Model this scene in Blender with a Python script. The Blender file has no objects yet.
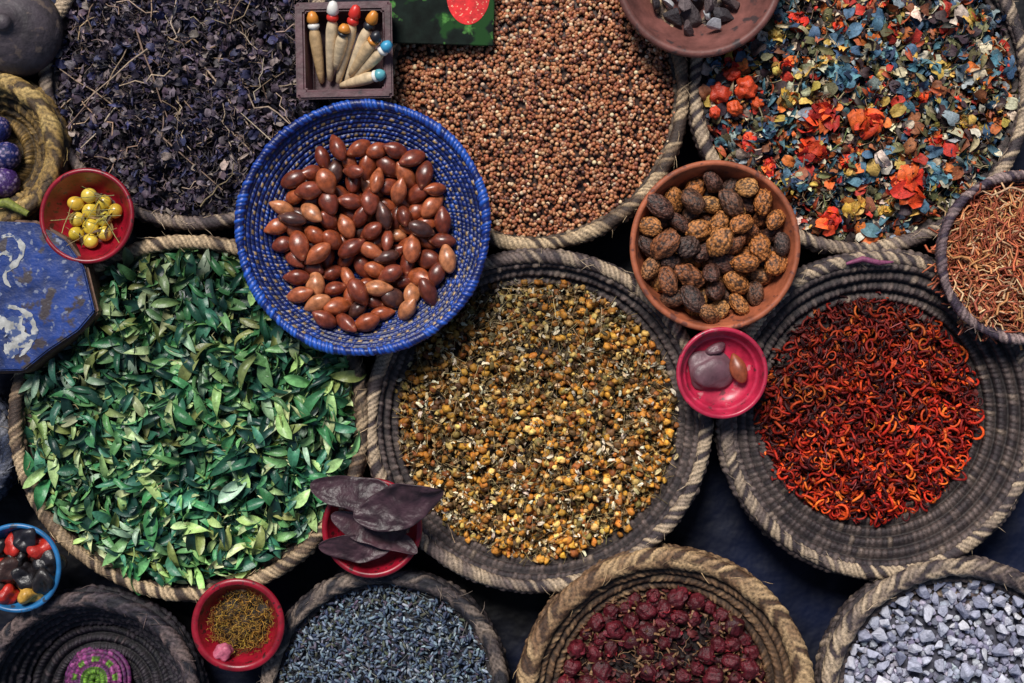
import bpy, bmesh, math, random
import numpy as np
from mathutils import noise as mnoise, Vector
rng=np.random.default_rng(7); random.seed(7)
scene=bpy.context.scene
CAMZ=1.42; REF=0.07; D=CAMZ-REF
PI=math.pi
def K(z): return (CAMZ-z)/D
def W(px,py,z=REF):
    k=K(z); return ((px-512)/1000*k,(341.5-py)/1000*k)
# ------------------------------------------------ mesh helpers
def mk(name,V,F,mat,col=None,smooth=True):
    V=np.asarray(V,dtype=np.float32)
    me=bpy.data.meshes.new(name)
    me.vertices.add(len(V)); me.vertices.foreach_set("co",V.ravel())
    Fl=[np.asarray(f,dtype=np.int32) for f in (F if isinstance(F,list) else [F]) if len(f)]
    idx=np.concatenate([f.ravel() for f in Fl])
    tot=np.concatenate([np.full(len(f),f.shape[1],dtype=np.int32) for f in Fl])
    st=np.concatenate([[0],np.cumsum(tot)[:-1]]).astype(np.int32)
    me.loops.add(len(idx)); me.loops.foreach_set("vertex_index",idx)
    me.polygons.add(len(tot)); me.polygons.foreach_set("loop_start",st)
    me.polygons.foreach_set("use_smooth",np.full(len(tot),smooth,dtype=bool))
    me.update(calc_edges=True)
    if col is not None:
        c=np.ones((len(V),4),dtype=np.float32); c[:,:3]=np.clip(col,0,1)
        a=me.color_attributes.new("Col",'FLOAT_COLOR','POINT'); a.data.foreach_set("color",c.ravel())
    me.materials.append(mat)
    return me
def ob(name,data,loc=(0,0,0),rot=(0,0,0),parent=None,label=None,cat=None,kind=None,group=None):
    o=bpy.data.objects.new(name,data); scene.collection.objects.link(o)
    o.location=loc; o.rotation_euler=rot
    if parent is not None: o.parent=parent
    if label: o["label"]=label
    if cat: o["category"]=cat
    if kind: o["kind"]=kind
    if group: o["group"]=group
    return o
def ico(sub):
    bm=bmesh.new(); bmesh.ops.create_icosphere(bm,subdivisions=sub,radius=1)
    V=np.array([v.co[:] for v in bm.verts]); F=np.array([[v.index for v in f.verts] for f in bm.faces]); bm.free(); return V,F
def grid(nu,nv):
    F=[]
    for i in range(nu-1):
        for j in range(nv-1):
            a=i*nv+j; F.append([a,a+1,a+nv+1,a+nv])
    return np.array(F)
def tube(P,rad,sides=5,closed=False):
    P=np.asarray(P,float); n=len(P); rad=np.broadcast_to(rad,(n,))
    V=[]
    for i in range(n):
        t=P[min(i+1,n-1)]-P[max(i-1,0)]; t=t/(np.linalg.norm(t)+1e-9)
        up=np.array([0,0,1.]) if abs(t[2])<.9 else np.array([1.,0,0])
        a=np.cross(t,up); a/=np.linalg.norm(a); b=np.cross(a,t)
        for k in range(sides):
            an=2*PI*k/sides; V.append(P[i]+rad[i]*(math.cos(an)*a+math.sin(an)*b))
    F=[]
    for i in range(n-1):
        for k in range(sides):
            F.append([i*sides+k,i*sides+(k+1)%sides,(i+1)*sides+(k+1)%sides,(i+1)*sides+k])
    return np.array(V),np.array(F)
def lathe(prof,n=96,close=False):
    prof=np.asarray(prof); m=len(prof); th=np.linspace(0,2*PI,n,endpoint=False)
    V=np.stack([prof[None,:,0]*np.cos(th)[:,None],prof[None,:,0]*np.sin(th)[:,None],np.broadcast_to(prof[None,:,1],(n,m))],-1).reshape(-1,3)
    i=np.arange(n)[:,None]; j=np.arange(m-1)[None,:]; i2=(i+1)%n
    F=np.stack([i*m+j,i2*m+j,i2*m+j+1,i*m+j+1],-1).reshape(-1,4)
    return V,F
class Acc:
    def __init__(s): s.V=[];s.F={3:[],4:[]};s.C=[];s.n=0
    def add(s,V,F,C):
        s.V.append(V); F=np.asarray(F); s.F[F.shape[1]].append(F+s.n)
        s.C.append(np.broadcast_to(C,V.shape)); s.n+=len(V)
    def inst(s,T,pos,R,sc,cols,tc=None):
        tv,tf=T; n=len(pos); sc=np.asarray(sc,float)
        if sc.ndim==1: sc=np.repeat(sc[:,None],3,1)
        V=np.einsum('nij,nvj->nvi',R,tv[None]*sc[:,None,:])+pos[:,None,:]
        C=np.repeat(cols[:,None,:],len(tv),1)
        if tc is not None: C=C*tc[None]
        F=tf[None]+(np.arange(n)*len(tv))[:,None,None]
        s.add(V.reshape(-1,3),F.reshape(-1,tf.shape[1]),C.reshape(-1,3))
    def mesh(s,name,mat,smooth=True):
        F=[np.concatenate(s.F[k]) for k in (3,4) if s.F[k]]
        return mk(name,np.concatenate(s.V),F,mat,np.concatenate(s.C),smooth)
def rots(az,ti,ro):
    n=len(az);z=np.zeros(n);o=np.ones(n)
    def M(r): return np.stack([np.stack(x,-1) for x in r],-2)
    c,s_=np.cos(az),np.sin(az); Rz=M([[c,-s_,z],[s_,c,z],[z,z,o]])
    c,s_=np.cos(ti),np.sin(ti); Ry=M([[c,z,s_],[z,o,z],[-s_,z,c]])
    c,s_=np.cos(ro),np.sin(ro); Rx=M([[o,z,z],[z,c,-s_],[z,s_,c]])
    return Rz@Ry@Rx
def rr(n,t=.35,r=.5): return rots(rng.uniform(0,2*PI,n),rng.normal(0,t,n),rng.normal(0,r,n))
def pick(n,pal,w=None,j=.25):
    pal=np.array(pal); w=None if w is None else np.array(w)/sum(w)
    c=pal[rng.choice(len(pal),n,p=w)]
    return c*(1+rng.uniform(-j,j,(n,1)))*(1+rng.uniform(-j*.3,j*.3,(n,3)))
# ------------------------------------------------ materials
def base_mat(name,rough,spec,bs,bstr,bdist=.001):
    m=bpy.data.materials.new(name); m.use_nodes=True; N=m.node_tree.nodes; L=m.node_tree.links
    P=N["Principled BSDF"]; P.inputs["Roughness"].default_value=rough; P.inputs["Specular IOR Level"].default_value=spec
    tc=N.new("ShaderNodeTexCoord")
    if bstr>0:
        n=N.new("ShaderNodeTexNoise"); n.inputs["Scale"].default_value=bs; n.inputs["Detail"].default_value=4
        L.new(tc.outputs["Object"],n.inputs["Vector"])
        b=N.new("ShaderNodeBump"); b.inputs["Strength"].default_value=bstr; b.inputs["Distance"].default_value=bdist
        L.new(n.outputs["Fac"],b.inputs["Height"]); L.new(b.outputs["Normal"],P.inputs["Normal"])
    return m,N,L,P,tc
def varmul(N,L,tc,src,scale,lo,hi):
    n=N.new("ShaderNodeTexNoise"); n.inputs["Scale"].default_value=scale; n.inputs["Detail"].default_value=5; n.inputs["Roughness"].default_value=.65
    L.new(tc.outputs["Object"],n.inputs["Vector"])
    mr=N.new("ShaderNodeMapRange"); mr.inputs["From Min"].default_value=.3; mr.inputs["From Max"].default_value=.7
    mr.inputs["To Min"].default_value=lo; mr.inputs["To Max"].default_value=hi; L.new(n.outputs["Fac"],mr.inputs["Value"])
    v=N.new("ShaderNodeVectorMath"); v.operation='SCALE'; L.new(src,v.inputs[0]); L.new(mr.outputs["Result"],v.inputs["Scale"])
    return v.outputs["Vector"]
def mat_vc(name,rough=.7,spec=.3,ns=300,lo=.6,hi=1.35,bs=600,bstr=.4,bdist=.001):
    m,N,L,P,tc=base_mat(name,rough,spec,bs,bstr,bdist)
    a=N.new("ShaderNodeVertexColor"); a.layer_name="Col"
    L.new(varmul(N,L,tc,a.outputs["Color"],ns,lo,hi),P.inputs["Base Color"])
    return m
def mat_rand(name,cols,rough=.5,spec=.5,ns=200,lo=.6,hi=1.3,bs=300,bstr=.3,bdist=.001,specks=None,coat=0,vc=False,specks2=None,const=False):
    m,N,L,P,tc=base_mat(name,rough,spec,bs,bstr,bdist)
    oi=N.new("ShaderNodeObjectInfo"); cr=N.new("ShaderNodeValToRGB"); e=cr.color_ramp.elements
    n_=len(cols)
    if const: cr.color_ramp.interpolation='CONSTANT'
    dv=n_ if const else n_-1
    e[0].position=0; e[0].color=(*cols[0],1); e[1].position=(n_-1)/dv; e[1].color=(*cols[-1],1)
    for i in range(1,n_-1):
        el=e.new(i/dv); el.color=(*cols[i],1)
    L.new(oi.outputs["Random"],cr.inputs["Fac"]); src=varmul(N,L,tc,cr.outputs["Color"],ns,lo,hi)
    if vc:
        a=N.new("ShaderNodeVertexColor"); a.layer_name="Col"; vm=N.new("ShaderNodeVectorMath"); vm.operation='MULTIPLY'
        L.new(src,vm.inputs[0]); L.new(a.outputs["Color"],vm.inputs[1]); src=vm.outputs["Vector"]
    for sp in (specks,specks2):
        if not sp: continue
        sc,thr,colr=sp
        n=N.new("ShaderNodeTexNoise"); n.inputs["Scale"].default_value=sc; n.inputs["Detail"].default_value=6 if sp is specks2 else 3; L.new(tc.outputs["Object"],n.inputs["Vector"])
        mr=N.new("ShaderNodeMapRange"); mr.inputs["From Min"].default_value=thr-.03; mr.inputs["From Max"].default_value=thr+.03; L.new(n.outputs["Fac"],mr.inputs["Value"])
        mx=N.new("ShaderNodeMix"); mx.data_type='RGBA'; L.new(mr.outputs["Result"],mx.inputs["Factor"]); L.new(src,mx.inputs[6]); mx.inputs[7].default_value=(*colr,1)
        src=mx.outputs[2]
    L.new(src,P.inputs["Base Color"]); P.inputs["Coat Weight"].default_value=coat; P.inputs["Coat Roughness"].default_value=.2
    return m
def mat_flat(name,c,**k): return mat_rand(name,[c,c],**k)
M_bask=mat_vc("woven_palm_fibre",.58,.4,420,.35,1.6,1100,.8)
M_leaf=mat_vc("dried_leaf",.4,.5,220,.65,1.4,500,.35)
M_herb=mat_vc("dried_herb_leaf",.6,.35,300,.5,1.6,600,.5)
M_seed=mat_vc("seed_skin",.5,.45,400,.7,1.3,900,.3)
M_petal=mat_vc("dried_petal",.6,.35,350,.5,1.5,700,.5)
M_unit=mat_vc("dried_petal_skin",.45,.45,4,.4,1.6,7,.6,.002)
M_blue=mat_vc("blue_plastic_weave",.38,.5,200,.65,1.3,900,.25)
M_clay=mat_flat("terracotta_clay",(.36,.1,.045),rough=.6,spec=.35,ns=40,lo=.45,hi=1.35,bs=200,bstr=.35,specks=(90,.62,(.14,.045,.03)))
M_clayd=mat_flat("dark_clay",(.15,.055,.045),rough=.55,spec=.4,ns=40,lo=.5,hi=1.5,bs=200,bstr=.4,specks=(60,.62,(.05,.03,.03)))
M_red=mat_flat("red_lacquer",(.3,.006,.02),rough=.35,spec=.5,ns=60,lo=.4,hi=1.25,bs=150,bstr=.15,specks=(120,.62,(.06,.008,.01)))
M_pink=mat_flat("pink_plastic",(.48,.02,.06),rough=.35,spec=.5,ns=60,lo=.5,hi=1.2,bs=150,bstr=.2,specks=(140,.64,(.15,.02,.03)),specks2=(80,.66,(.5,.16,.18)))
M_teal=mat_flat("blue_enamel",(.02,.15,.36),rough=.35,spec=.5,ns=60,lo=.6,hi=1.2,bs=150,bstr=.15,specks=(110,.64,(.03,.05,.08)))
# ------------------------------------------------ baskets
def lumpf(x,y,s,f=60):
    return (np.sin(x*f+s)*np.cos(y*f*1.1+2*s)+.6*np.sin(x*f*2.1+y*f*1.3+s*3)+.4*np.cos(y*f*2.9-x*f*1.7+s))/2
def weave_surface(path,period,amp,wsp,wamp,palette,herring,seed,Rref,dash=None,segw=5,straw=0.12,coilpow=.6):
    path=np.asarray(path,float); seg=np.linalg.norm(np.diff(path,axis=0),axis=1); S=np.concatenate([[0],np.cumsum(seg)]); Lt=S[-1]
    m=int(Lt/period*9)+1; s=np.linspace(0,Lt,m)
    r=np.interp(s,S,path[:,0]); z=np.interp(s,S,path[:,1])
    tr=np.gradient(r);tz=np.gradient(z); l=np.hypot(tr,tz); nr=-tz/l; nz=tr/l
    ks=np.ones(5)/5; nr=np.convolve(np.pad(nr,2,'edge'),ks,'valid'); nz=np.convolve(np.pad(nz,2,'edge'),ks,'valid')
    Nw=int(2*PI*Rref/wsp); n=Nw*segw; th=np.linspace(0,2*PI,n,endpoint=False)
    ci=np.floor(s/period).astype(int); cf=s/period-ci
    coil=np.abs(np.sin(PI*s/period))**coilpow
    g=np.random.default_rng(seed); wob=np.cumsum(g.normal(0,.12,ci.max()+2))
    sl=np.where(ci%2==0,1,-1)*herring if herring>0 else np.full(m,.35)
    jit=.16*np.sin(th*13+seed)[:,None]+.13*np.sin(th*41+seed)[:,None]
    u=Nw*th[:,None]/(2*PI)+(sl*cf)[None,:]+(wob[ci]+(ci%2)*.5)[None,:]+jit
    h=np.abs(np.sin(PI*u))**.7
    tab=g.random((ci.max()+2,Nw+3)); wi=np.mod(np.floor(u).astype(int),Nw)
    rnd=tab[np.broadcast_to(ci,wi.shape),wi]
    low=(np.sin(th*3+seed)+np.sin(th*7+2*seed)*.6)[:,None]*.5+(np.sin(ci*1.7+seed))[None,:]*.4
    off=(amp*coil[None,:]+wamp*h*coil[None,:]*(.3+1.4*rnd))*(1+.1*np.sin(th[:,None]*9+ci[None,:]*2))
    rad=(r[None,:]+nr[None,:]*off)*(1+.007*np.sin(2*th+seed)+.003*np.sin(5*th+2*seed))[:,None]
    Z=z[None,:]+nz[None,:]*off+.0015*np.sin(3*th+seed)[:,None]
    V=np.stack([rad*np.cos(th)[:,None],rad*np.sin(th)[:,None],Z],-1).reshape(-1,3)
    dk,md,lt=[np.array(c) for c in palette]
    k=np.clip((rnd-.5)*1.3+.5+low*.3,0,1)[...,None]
    C=dk*(1-k)+md*k
    k2=np.clip((rnd-(1-straw))*5,0,.8)[...,None]*(.3+.7*np.sin(PI*np.clip(cf,0,1)))[None,:,None]; C=C*(1-k2)+lt*k2
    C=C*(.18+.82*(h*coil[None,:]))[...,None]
    if dash is not None:
        rows=dash
        cfb=np.broadcast_to(cf,u.shape)
        dm=(cfb>.25)&(cfb<.78)&(np.mod(np.floor(u+ci*.5),2)==0)&(h>.6)&(s[None,:]>rows[0])&(s[None,:]<rows[1])&(np.mod(ci,2)==0)[None,:]&(rnd>.12)
        gold=np.array([.36,.23,.09]); C=np.where(dm[...,None],gold*(.4+.8*rnd[...,None]),C)
    i=np.arange(n)[:,None]; j=np.arange(m-1)[None,:]; i2=(i+1)%n
    F=np.stack([i*m+j,i2*m+j,i2*m+j+1,i*m+j+1],-1).reshape(-1,4)
    return V,F,C.reshape(-1,3)
def rim_surface(R,z,rx,rz,wsp,slant,palette,seed,straw=.4,wamp=.0012,segw=6,braid=True,fray=.25,kmin=.15):
    Nw=int(2*PI*R/wsp); n=Nw*segw; sides=20; th=np.linspace(0,2*PI,n,endpoint=False); ph=np.linspace(0,2*PI,sides,endpoint=False)
    g=np.random.default_rng(seed+99)
    dph=np.abs(((ph-PI/2+PI)%(2*PI))-PI)
    jit=.18*np.sin(th*17+seed)[:,None]+.14*np.sin(th*53+seed)[:,None]
    u=Nw*th[:,None]/(2*PI)+(dph*1.1 if braid else slant*ph/PI)[None,:]+jit
    half=((ph>PI/2)&(ph<1.5*PI)).astype(int) if braid else np.zeros(sides,int)
    wi=np.mod(np.floor(u).astype(int),Nw); tab=g.random((2,Nw+3)); rnd=tab[np.broadcast_to(half,wi.shape),wi]; h=np.abs(np.sin(PI*u))**.6
    low=(np.sin(th*2+seed)+.7*np.sin(th*5+seed*2)+.6*np.sin(th*11+seed*3)+.5*np.sin(th*23+seed))[:,None]*.45
    o=wamp*h*(.3+1.2*rnd)+.0006*np.sin(th*9+seed)[:,None]
    if braid: o=o-.0018*np.exp(-(dph/.3)**2)[None,:]
    rad=R+(rx+o)*np.cos(ph)[None,:]; rad=rad*(1+.007*np.sin(2*th+seed)+.003*np.sin(5*th+2*seed))[:,None]
    Z=z+(rz+o)*np.sin(ph)[None,:]+.0015*np.sin(3*th+seed)[:,None]
    V=np.stack([rad*np.cos(th)[:,None],rad*np.sin(th)[:,None],Z],-1).reshape(-1,3)
    dk,md,lt=[np.array(c) for c in palette]
    k=np.clip(straw+low*.8+(rnd-.5)*1.3,0,1)[...,None]
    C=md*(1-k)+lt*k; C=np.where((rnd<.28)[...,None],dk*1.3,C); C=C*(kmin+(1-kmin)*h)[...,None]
    i=np.arange(n)[:,None]; j=np.arange(sides)[None,:]; i2=(i+1)%n; j2=(j+1)%sides
    F=np.stack([i*sides+j,i2*sides+j,i2*sides+j2,i*sides+j2],-1).reshape(-1,4)
    A=Acc(); A.add(V,F,C.reshape(-1,3))
    if fray:
        nf=int(R*1100*fray); a=g.uniform(0,2*PI,nf)
        T=tube([[-.5,0,-.01],[-.2,.03,.01],[.2,-.02,0.01],[.5,.05,-.01]],[.008,.02,.02,.006],4)
        q=g.normal(0,rx*.7,nf)
        pos=np.stack([(R+q)*np.cos(a),(R+q)*np.sin(a),z+rz*.95*np.sqrt(np.clip(1-(q/rx)**2*.8,0.1,1))],-1)
        Rm=rots(a+PI/2+g.normal(0,.6,nf),g.normal(0,.12,nf),g.uniform(0,6,nf))
        A.inst(T,pos,Rm,g.uniform(.007,.022,nf),np.array(lt)*g.uniform(.3,1.25,(nf,1)))
    return A
P_brown=[(.045,.028,.02),(.17,.11,.068),(.58,.42,.25)]
P_grey=[(.04,.028,.03),(.15,.108,.095),(.52,.39,.26)]
P_dark=[(.014,.012,.016),(.065,.048,.048),(.24,.18,.14)]
P_warm=[(.06,.03,.016),(.22,.12,.06),(.5,.33,.17)]
def basket(px,py,Rpx,Rc,label,zr=.07,zc=.045,pal=P_brown,herring=0,seed=1,tilt=(0,0),rimr=.0057,straw=.34,wstraw=.12,period=.0105,rslant=2.2,floor=None,wsp=.0066,foot=.8,braid=False,fray=.6,amp=.44):
    x,y=W(px,py,zr); R=Rpx/1000*K(zr); Rc=Rc/1000*K(zc)
    e=ob("woven_basket",None,(x,y,0),(math.radians(tilt[0]),math.radians(tilt[1]),0),label=label,cat="basket",group="woven baskets of a spice stall")
    e.empty_display_size=.02
    zf=(zc-.012) if floor is None else floor
    Ri=R-rimr
    mid=((Rc+Ri)/2, zc+(zr-zc)*.42)
    path=[(max(Rc-.03,.01) if floor is None else .012,zf),(Rc-.004,zc-.006),mid,(Ri-.001,zr-.002),(Ri+.003,zr-.005),(R*.97,zr*.6),(R*foot,.004)]
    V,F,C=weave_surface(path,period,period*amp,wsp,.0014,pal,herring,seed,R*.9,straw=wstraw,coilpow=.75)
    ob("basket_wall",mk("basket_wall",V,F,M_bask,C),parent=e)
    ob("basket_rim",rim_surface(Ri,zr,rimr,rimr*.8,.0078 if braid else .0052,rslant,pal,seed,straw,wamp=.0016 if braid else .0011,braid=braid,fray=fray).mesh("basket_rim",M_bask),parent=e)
    return e,x,y,R,Rc,zc
def pile_base(A,R,fn,col,n=72,m=24):
    rs=np.linspace(.0005,R*1.05,m); th=np.linspace(0,2*PI,n,endpoint=False)
    X=rs[None,:]*np.cos(th)[:,None]; Y=rs[None,:]*np.sin(th)[:,None]; Z=fn(X,Y)
    V=np.stack([X,Y,Z],-1).reshape(-1,3)
    i=np.arange(n)[:,None]; j=np.arange(m-1)[None,:]; i2=(i+1)%n
    F=np.stack([i*m+j,i2*m+j,i2*m+j+1,i*m+j+1],-1).reshape(-1,4); A.add(V,F,np.array(col))
def disc(n,R,p=.5,edge=.02):
    r=R*rng.random(n)**p*(1+rng.normal(0,edge,n)); a=rng.uniform(0,2*PI,n); return r*np.cos(a),r*np.sin(a)
def T_leaf(w=.3,bend=.12,fold=.06,tw=0):
    us=np.linspace(0,1,9); V=[]
    for u in us:
        ww=w*.5*(math.sin(PI*u**.8)**.8 if 0<u<1 else 0.02); z=bend*math.sin(PI*u)
        for t in (-1,-.45,0,.45,1):
            zz=(t*t*fold)*math.sin(PI*u)+tw*t*(u-.5)*w
            V.append([u-.5,t*ww+.05*math.sin(u*4),z+zz])
    return np.array(V),grid(9,5)
def T_petal(seed):
    g=np.random.default_rng(seed); V=[]
    for i in range(5):
        u=i/4
        for j in range(5):
            v=j/4-.5; ww=.35+.65*math.sin(PI*(u*.8+.1))
            V.append([u-.5,v*ww*.8,.25*math.sin(PI*u)*g.uniform(.6,1.2)+.35*v*v*g.uniform(-1,2)+g.normal(0,.06)])
    return np.array(V),grid(5,5)
def T_twig(seed,k=.12,rad=.02,n=6):
    g=np.random.default_rng(seed); P=[[i/(n-1)-.5,g.normal(0,k*.5),g.normal(0,k*.3)] for i in range(n)]
    return tube(P,np.linspace(rad*1.2,rad*.7,n),4)
def T_arc(seed,ang=4.6,rad=.09):
    g=np.random.default_rng(seed); n=13; P=[]
    for i in range(n):
        a=ang*i/(n-1); q=1+.25*i/(n-1); P.append([.5*q*math.cos(a),.42*q*math.sin(a),.16*math.sin(a*1.5+seed)])
    V,F=tube(P,rad*np.array([.5]+[1]*(n-2)+[.4]),6)
    return V,F
ICO1=ico(1);ICO2=ico(2);ICO3=ico(3)
def T_head(seed):
    g=np.random.default_rng(seed); v,f=ICO2; v=v*(1+g.normal(0,.18,(len(v),1))); v=v*np.array([1,1,.75]); return v,f
headT=[T_head(i) for i in range(5)]
def pile(name,label,cat,e,R,zc,dome,mat,basecol,lay,lump=.003,f=60,seed=1,smooth=True,kind="stuff",shift=(0,0)):
    fn=lambda X,Y: zc+dome*(1-np.minimum((np.hypot(X,Y)/R)**2,1.3))+lump*lumpf(X,Y,seed,f)
    A=Acc(); pile_base(A,R,lambda X,Y: fn(X,Y)-.003,basecol)
    for (Ts,n,Rf,sz,cf,th,ti,ro) in lay:
        for T in Ts:
            k=n//len(Ts); X,Y=disc(k,R*Rf); Z=fn(X,Y)+rng.random(k)*th-.001
            pos=np.stack([X,Y,Z],-1); A.inst(T,pos,rr(k,ti,ro),sz(k),cf(k,X,Y))
    l=tuple(e.location); ob(name,A.mesh(name,mat,smooth),(l[0]+shift[0],l[1]+shift[1],l[2]),tuple(e.rotation_euler),label=label,cat=cat,kind=kind)
    return fn
U=lambda a,b: (lambda k: rng.uniform(a,b,k))
def S3(a,b,sx,sy,sz): return lambda k: rng.uniform(a,b,(k,1))*np.array([sx,sy,sz])[None]
CP=lambda pal,w=None,j=.25: (lambda k,X,Y: pick(k,pal,w,j))
leafT=[T_leaf(.30,.12,.07,.4),T_leaf(.35,-.1,.09,-.5),T_leaf(.25,.22,.06,.8),T_leaf(.38,.05,.12,.2),T_leaf(.32,.16,.07,-.8),T_leaf(.2,.2,.08,1.0)]
narT=[T_leaf(.2,.15,.04,.8),T_leaf(.26,-.12,.06,-.9),T_leaf(.16,.25,.03,.6)]
petT=[T_petal(i) for i in range(6)]; twT=[T_twig(i) for i in range(5)]; arcT=[T_arc(i,a,.098) for i,a in enumerate((4.2,5.2,3.2,5.8,2.4,5.0))]
thT=[T_twig(20+i,.25,.018,7) for i in range(5)]; stT=[T_twig(40+i,.035,.011,5) for i in range(5)]; crT=[T_twig(60+i,.1,.013,7) for i in range(5)]
tkT=[T_twig(80+i,.12,.024,7) for i in range(5)]
# ================================================= ground
gm,N,L,P,tc=base_mat("dark_cloth",.6,.25,14,.6,.02)
cr=N.new("ShaderNodeValToRGB"); n=N.new("ShaderNodeTexNoise"); n.inputs["Scale"].default_value=5; n.inputs["Detail"].default_value=4
L.new(tc.outputs["Object"],n.inputs["Vector"]); L.new(n.outputs["Fac"],cr.inputs["Fac"]); L.new(cr.outputs["Color"],P.inputs["Base Color"])
cr.color_ramp.elements[0].position=.42; cr.color_ramp.elements[0].color=(.0015,.0015,.003,1); cr.color_ramp.elements[1].position=.7; cr.color_ramp.elements[1].color=(.002,.008,.04,1)
g=61; xs=np.linspace(-3,3,g); X,Y=np.meshgrid(xs,xs,indexing='ij'); Z=-.002+0*X-.004*np.abs(lumpf(X,Y,3,9))
ob("ground",mk("ground",np.stack([X,Y,Z],-1).reshape(-1,3),grid(g,g),gm),label="dark navy cloth spread under the baskets",kind="structure")
# ================================================= big baskets
e,x,y,R,Rc,zc=basket(192,75,152,138,"wide dark woven basket of dried purple herb twigs",zc=.056,pal=P_grey,seed=3,straw=.25,tilt=(1.5,0))
def herbcol(k,X,Y):
    c=pick(k,[(.05,.036,.058),(.085,.06,.08),(.015,.012,.022),(.15,.12,.135),(.04,.04,.095),(.22,.17,.15)],[4,3.5,3.5,2.4,2.8,1.2])
    return c*np.clip(1+.5*lumpf(X,Y,4,90),.4,1.6)[:,None]
pile("dried_herb","heap of dried dark purple herb with brown twigs in a basket","dried herb",e,Rc,zc,.02,M_herb,(.012,.01,.014),[
 (narT,2600,1.02,U(.008,.019),herbcol,.013,.7,1),
 (petT,2400,1.0,U(.005,.012),herbcol,.015,.8,1.1),
 (crT,1000,1.0,U(.012,.034),CP([(.1,.07,.065),(.18,.13,.105),(.05,.04,.055)]),.015,.5,.5),
 (crT,100,.93,U(.03,.07),CP([(.28,.19,.12),(.19,.12,.085),(.38,.28,.2)]),.018,.14,.5),
 (stT,28,.9,U(.05,.1),CP([(.28,.19,.12),(.2,.13,.09),(.38,.28,.2)]),.019,.1,.5)],lump=.010,seed=3,f=80)
e,x,y,R,Rc,zc=basket(533,90,157,145,"light brown woven basket full of coriander seeds",zc=.057,pal=P_brown,seed=5,straw=.42,wstraw=.25,tilt=(1.5,0))
pile("coriander_seeds","heap of round tan coriander seeds filling a woven basket","seeds",e,Rc,zc,.016,M_seed,(.045,.02,.012),[
 ([ICO2],8600,1.0,S3(.0017,.0024,1,.95,.95),CP([(.42,.17,.075),(.34,.115,.05),(.55,.3,.16),(.2,.065,.035),(.68,.5,.32),(.09,.035,.025)],[5,5,3,3,1.1,1.8],.25),.0046,3,3)],lump=.0016,seed=5)
# potpourri
e_pp,x,y,R,Rc,zc=basket(862,83,170,153,"wide woven basket full of colourful dried petals",zc=.055,pal=P_grey,seed=8,straw=.34,tilt=(1.5,-1))
PP=[(.58,.5,.36),(.58,.14,.03),(.45,.035,.02),(.05,.1,.17),(.09,.2,.25),(.56,.36,.08),(.14,.13,.06),(.05,.03,.03),(.26,.09,.04),(.28,.33,.34),(.05,.028,.035)]
fn=pile("mixed_dried_petals","heap of orange, blue, cream and green dried petals","potpourri",e_pp,Rc,zc,.018,M_petal,(.015,.015,.022),[
 (petT,1500,1.0,U(.006,.012),CP([(.03,.06,.085),(.02,.03,.06),(.07,.07,.05),(.03,.022,.025),(.05,.1,.12)]),.004,.5,.8),
 (petT,1900,1.0,U(.007,.018),CP(PP,[4.4,3,2.4,3,3,2.8,2.4,3,2.5,3,2.6],.35),.014,.6,1.0),
 (petT,1500,1.0,S3(.003,.009,1,.7,1.6),CP(PP,[3.6,3,2,2.6,2.2,2.6,3,3.5,3,2.4,3],.4),.016,.9,1.3),
 (leafT,550,.98,U(.010,.024),CP([(.16,.15,.06),(.45,.36,.2),(.06,.13,.16),(.4,.08,.03),(.06,.05,.04)]),.015,.5,.9),
 (twT,380,.95,U(.012,.035),CP([(.4,.32,.18),(.2,.12,.07),(.16,.19,.07)]),.015,.25,.5)],lump=.006,seed=8)
def flower(name,px,py,s,pal,label,npet=4):
    X,Y=W(px,py,.085); lx,ly=X-e_pp.location.x,Y-e_pp.location.y
    A=Acc(); ax=rng.uniform(.75,1.2)
    for q in range(npet):
        k=5; az=rng.uniform(0,2*PI,k); r=rng.random(k)**.6*s*.36
        pos=np.stack([r*np.cos(az)*ax,r*np.sin(az)/ax,s*.10*(1-(r/(s*.5))**2)+rng.normal(0,s*.04,k)],-1)
        Rm=rots(rng.uniform(0,6.3,k),rng.normal(0,.45,k),rng.normal(0,.6,k))
        A.inst(petT[rng.integers(6)],pos,Rm,rng.uniform(.35,.8,(k,1))*s*np.array([[1,.85,1.2]]),pick(k,pal,j=.4))
    ob(name,A.mesh(name,M_petal),(X,Y,float(fn(np.array(lx),np.array(ly)))+.007),label=label,cat="dried flower",group="dried flower heads among the petals")
REDP=[(.58,.03,.014),(.66,.11,.018),(.34,.014,.008),(.6,.055,.012)]; BLP=[(.04,.1,.16),(.08,.19,.24),(.02,.04,.08),(.14,.26,.3)]; YP=[(.52,.3,.045),(.6,.42,.11),(.3,.15,.03)]
for (fx,fy,s) in [(820,116,.034),(868,123,.030),(910,183,.034),(833,220,.024),(815,148,.026),(788,62,.018),(752,140,.017),(940,140,.016),(800,18,.019),(895,28,.015),(850,160,.016),(772,165,.015),(925,95,.014),(840,25,.014),(735,60,.014),(960,100,.013),(875,85,.013)]:
    flower("red_dried_flower",fx,fy,s,REDP,"crumpled red-orange dried flower lying on mixed petals")
for (fx,fy,s) in [(846,76,.03),(884,56,.024),(905,90,.02),(765,45,.02),(940,175,.02),(880,20,.018),(770,128,.018),(802,180,.017),(960,50,.018),(865,175,.015)]:
    flower("blue_dried_flower",fx,fy,s,BLP,"crumpled blue-green dried flower lying on mixed petals")
for (fx,fy,s) in [(777,38,.019),(858,207,.022),(950,70,.017),(790,98,.018),(890,208,.016),(970,120,.014),(830,60,.014)]:
    flower("yellow_dried_flower",fx,fy,s,YP,"crumpled yellow dried flower lying on mixed petals")
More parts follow.
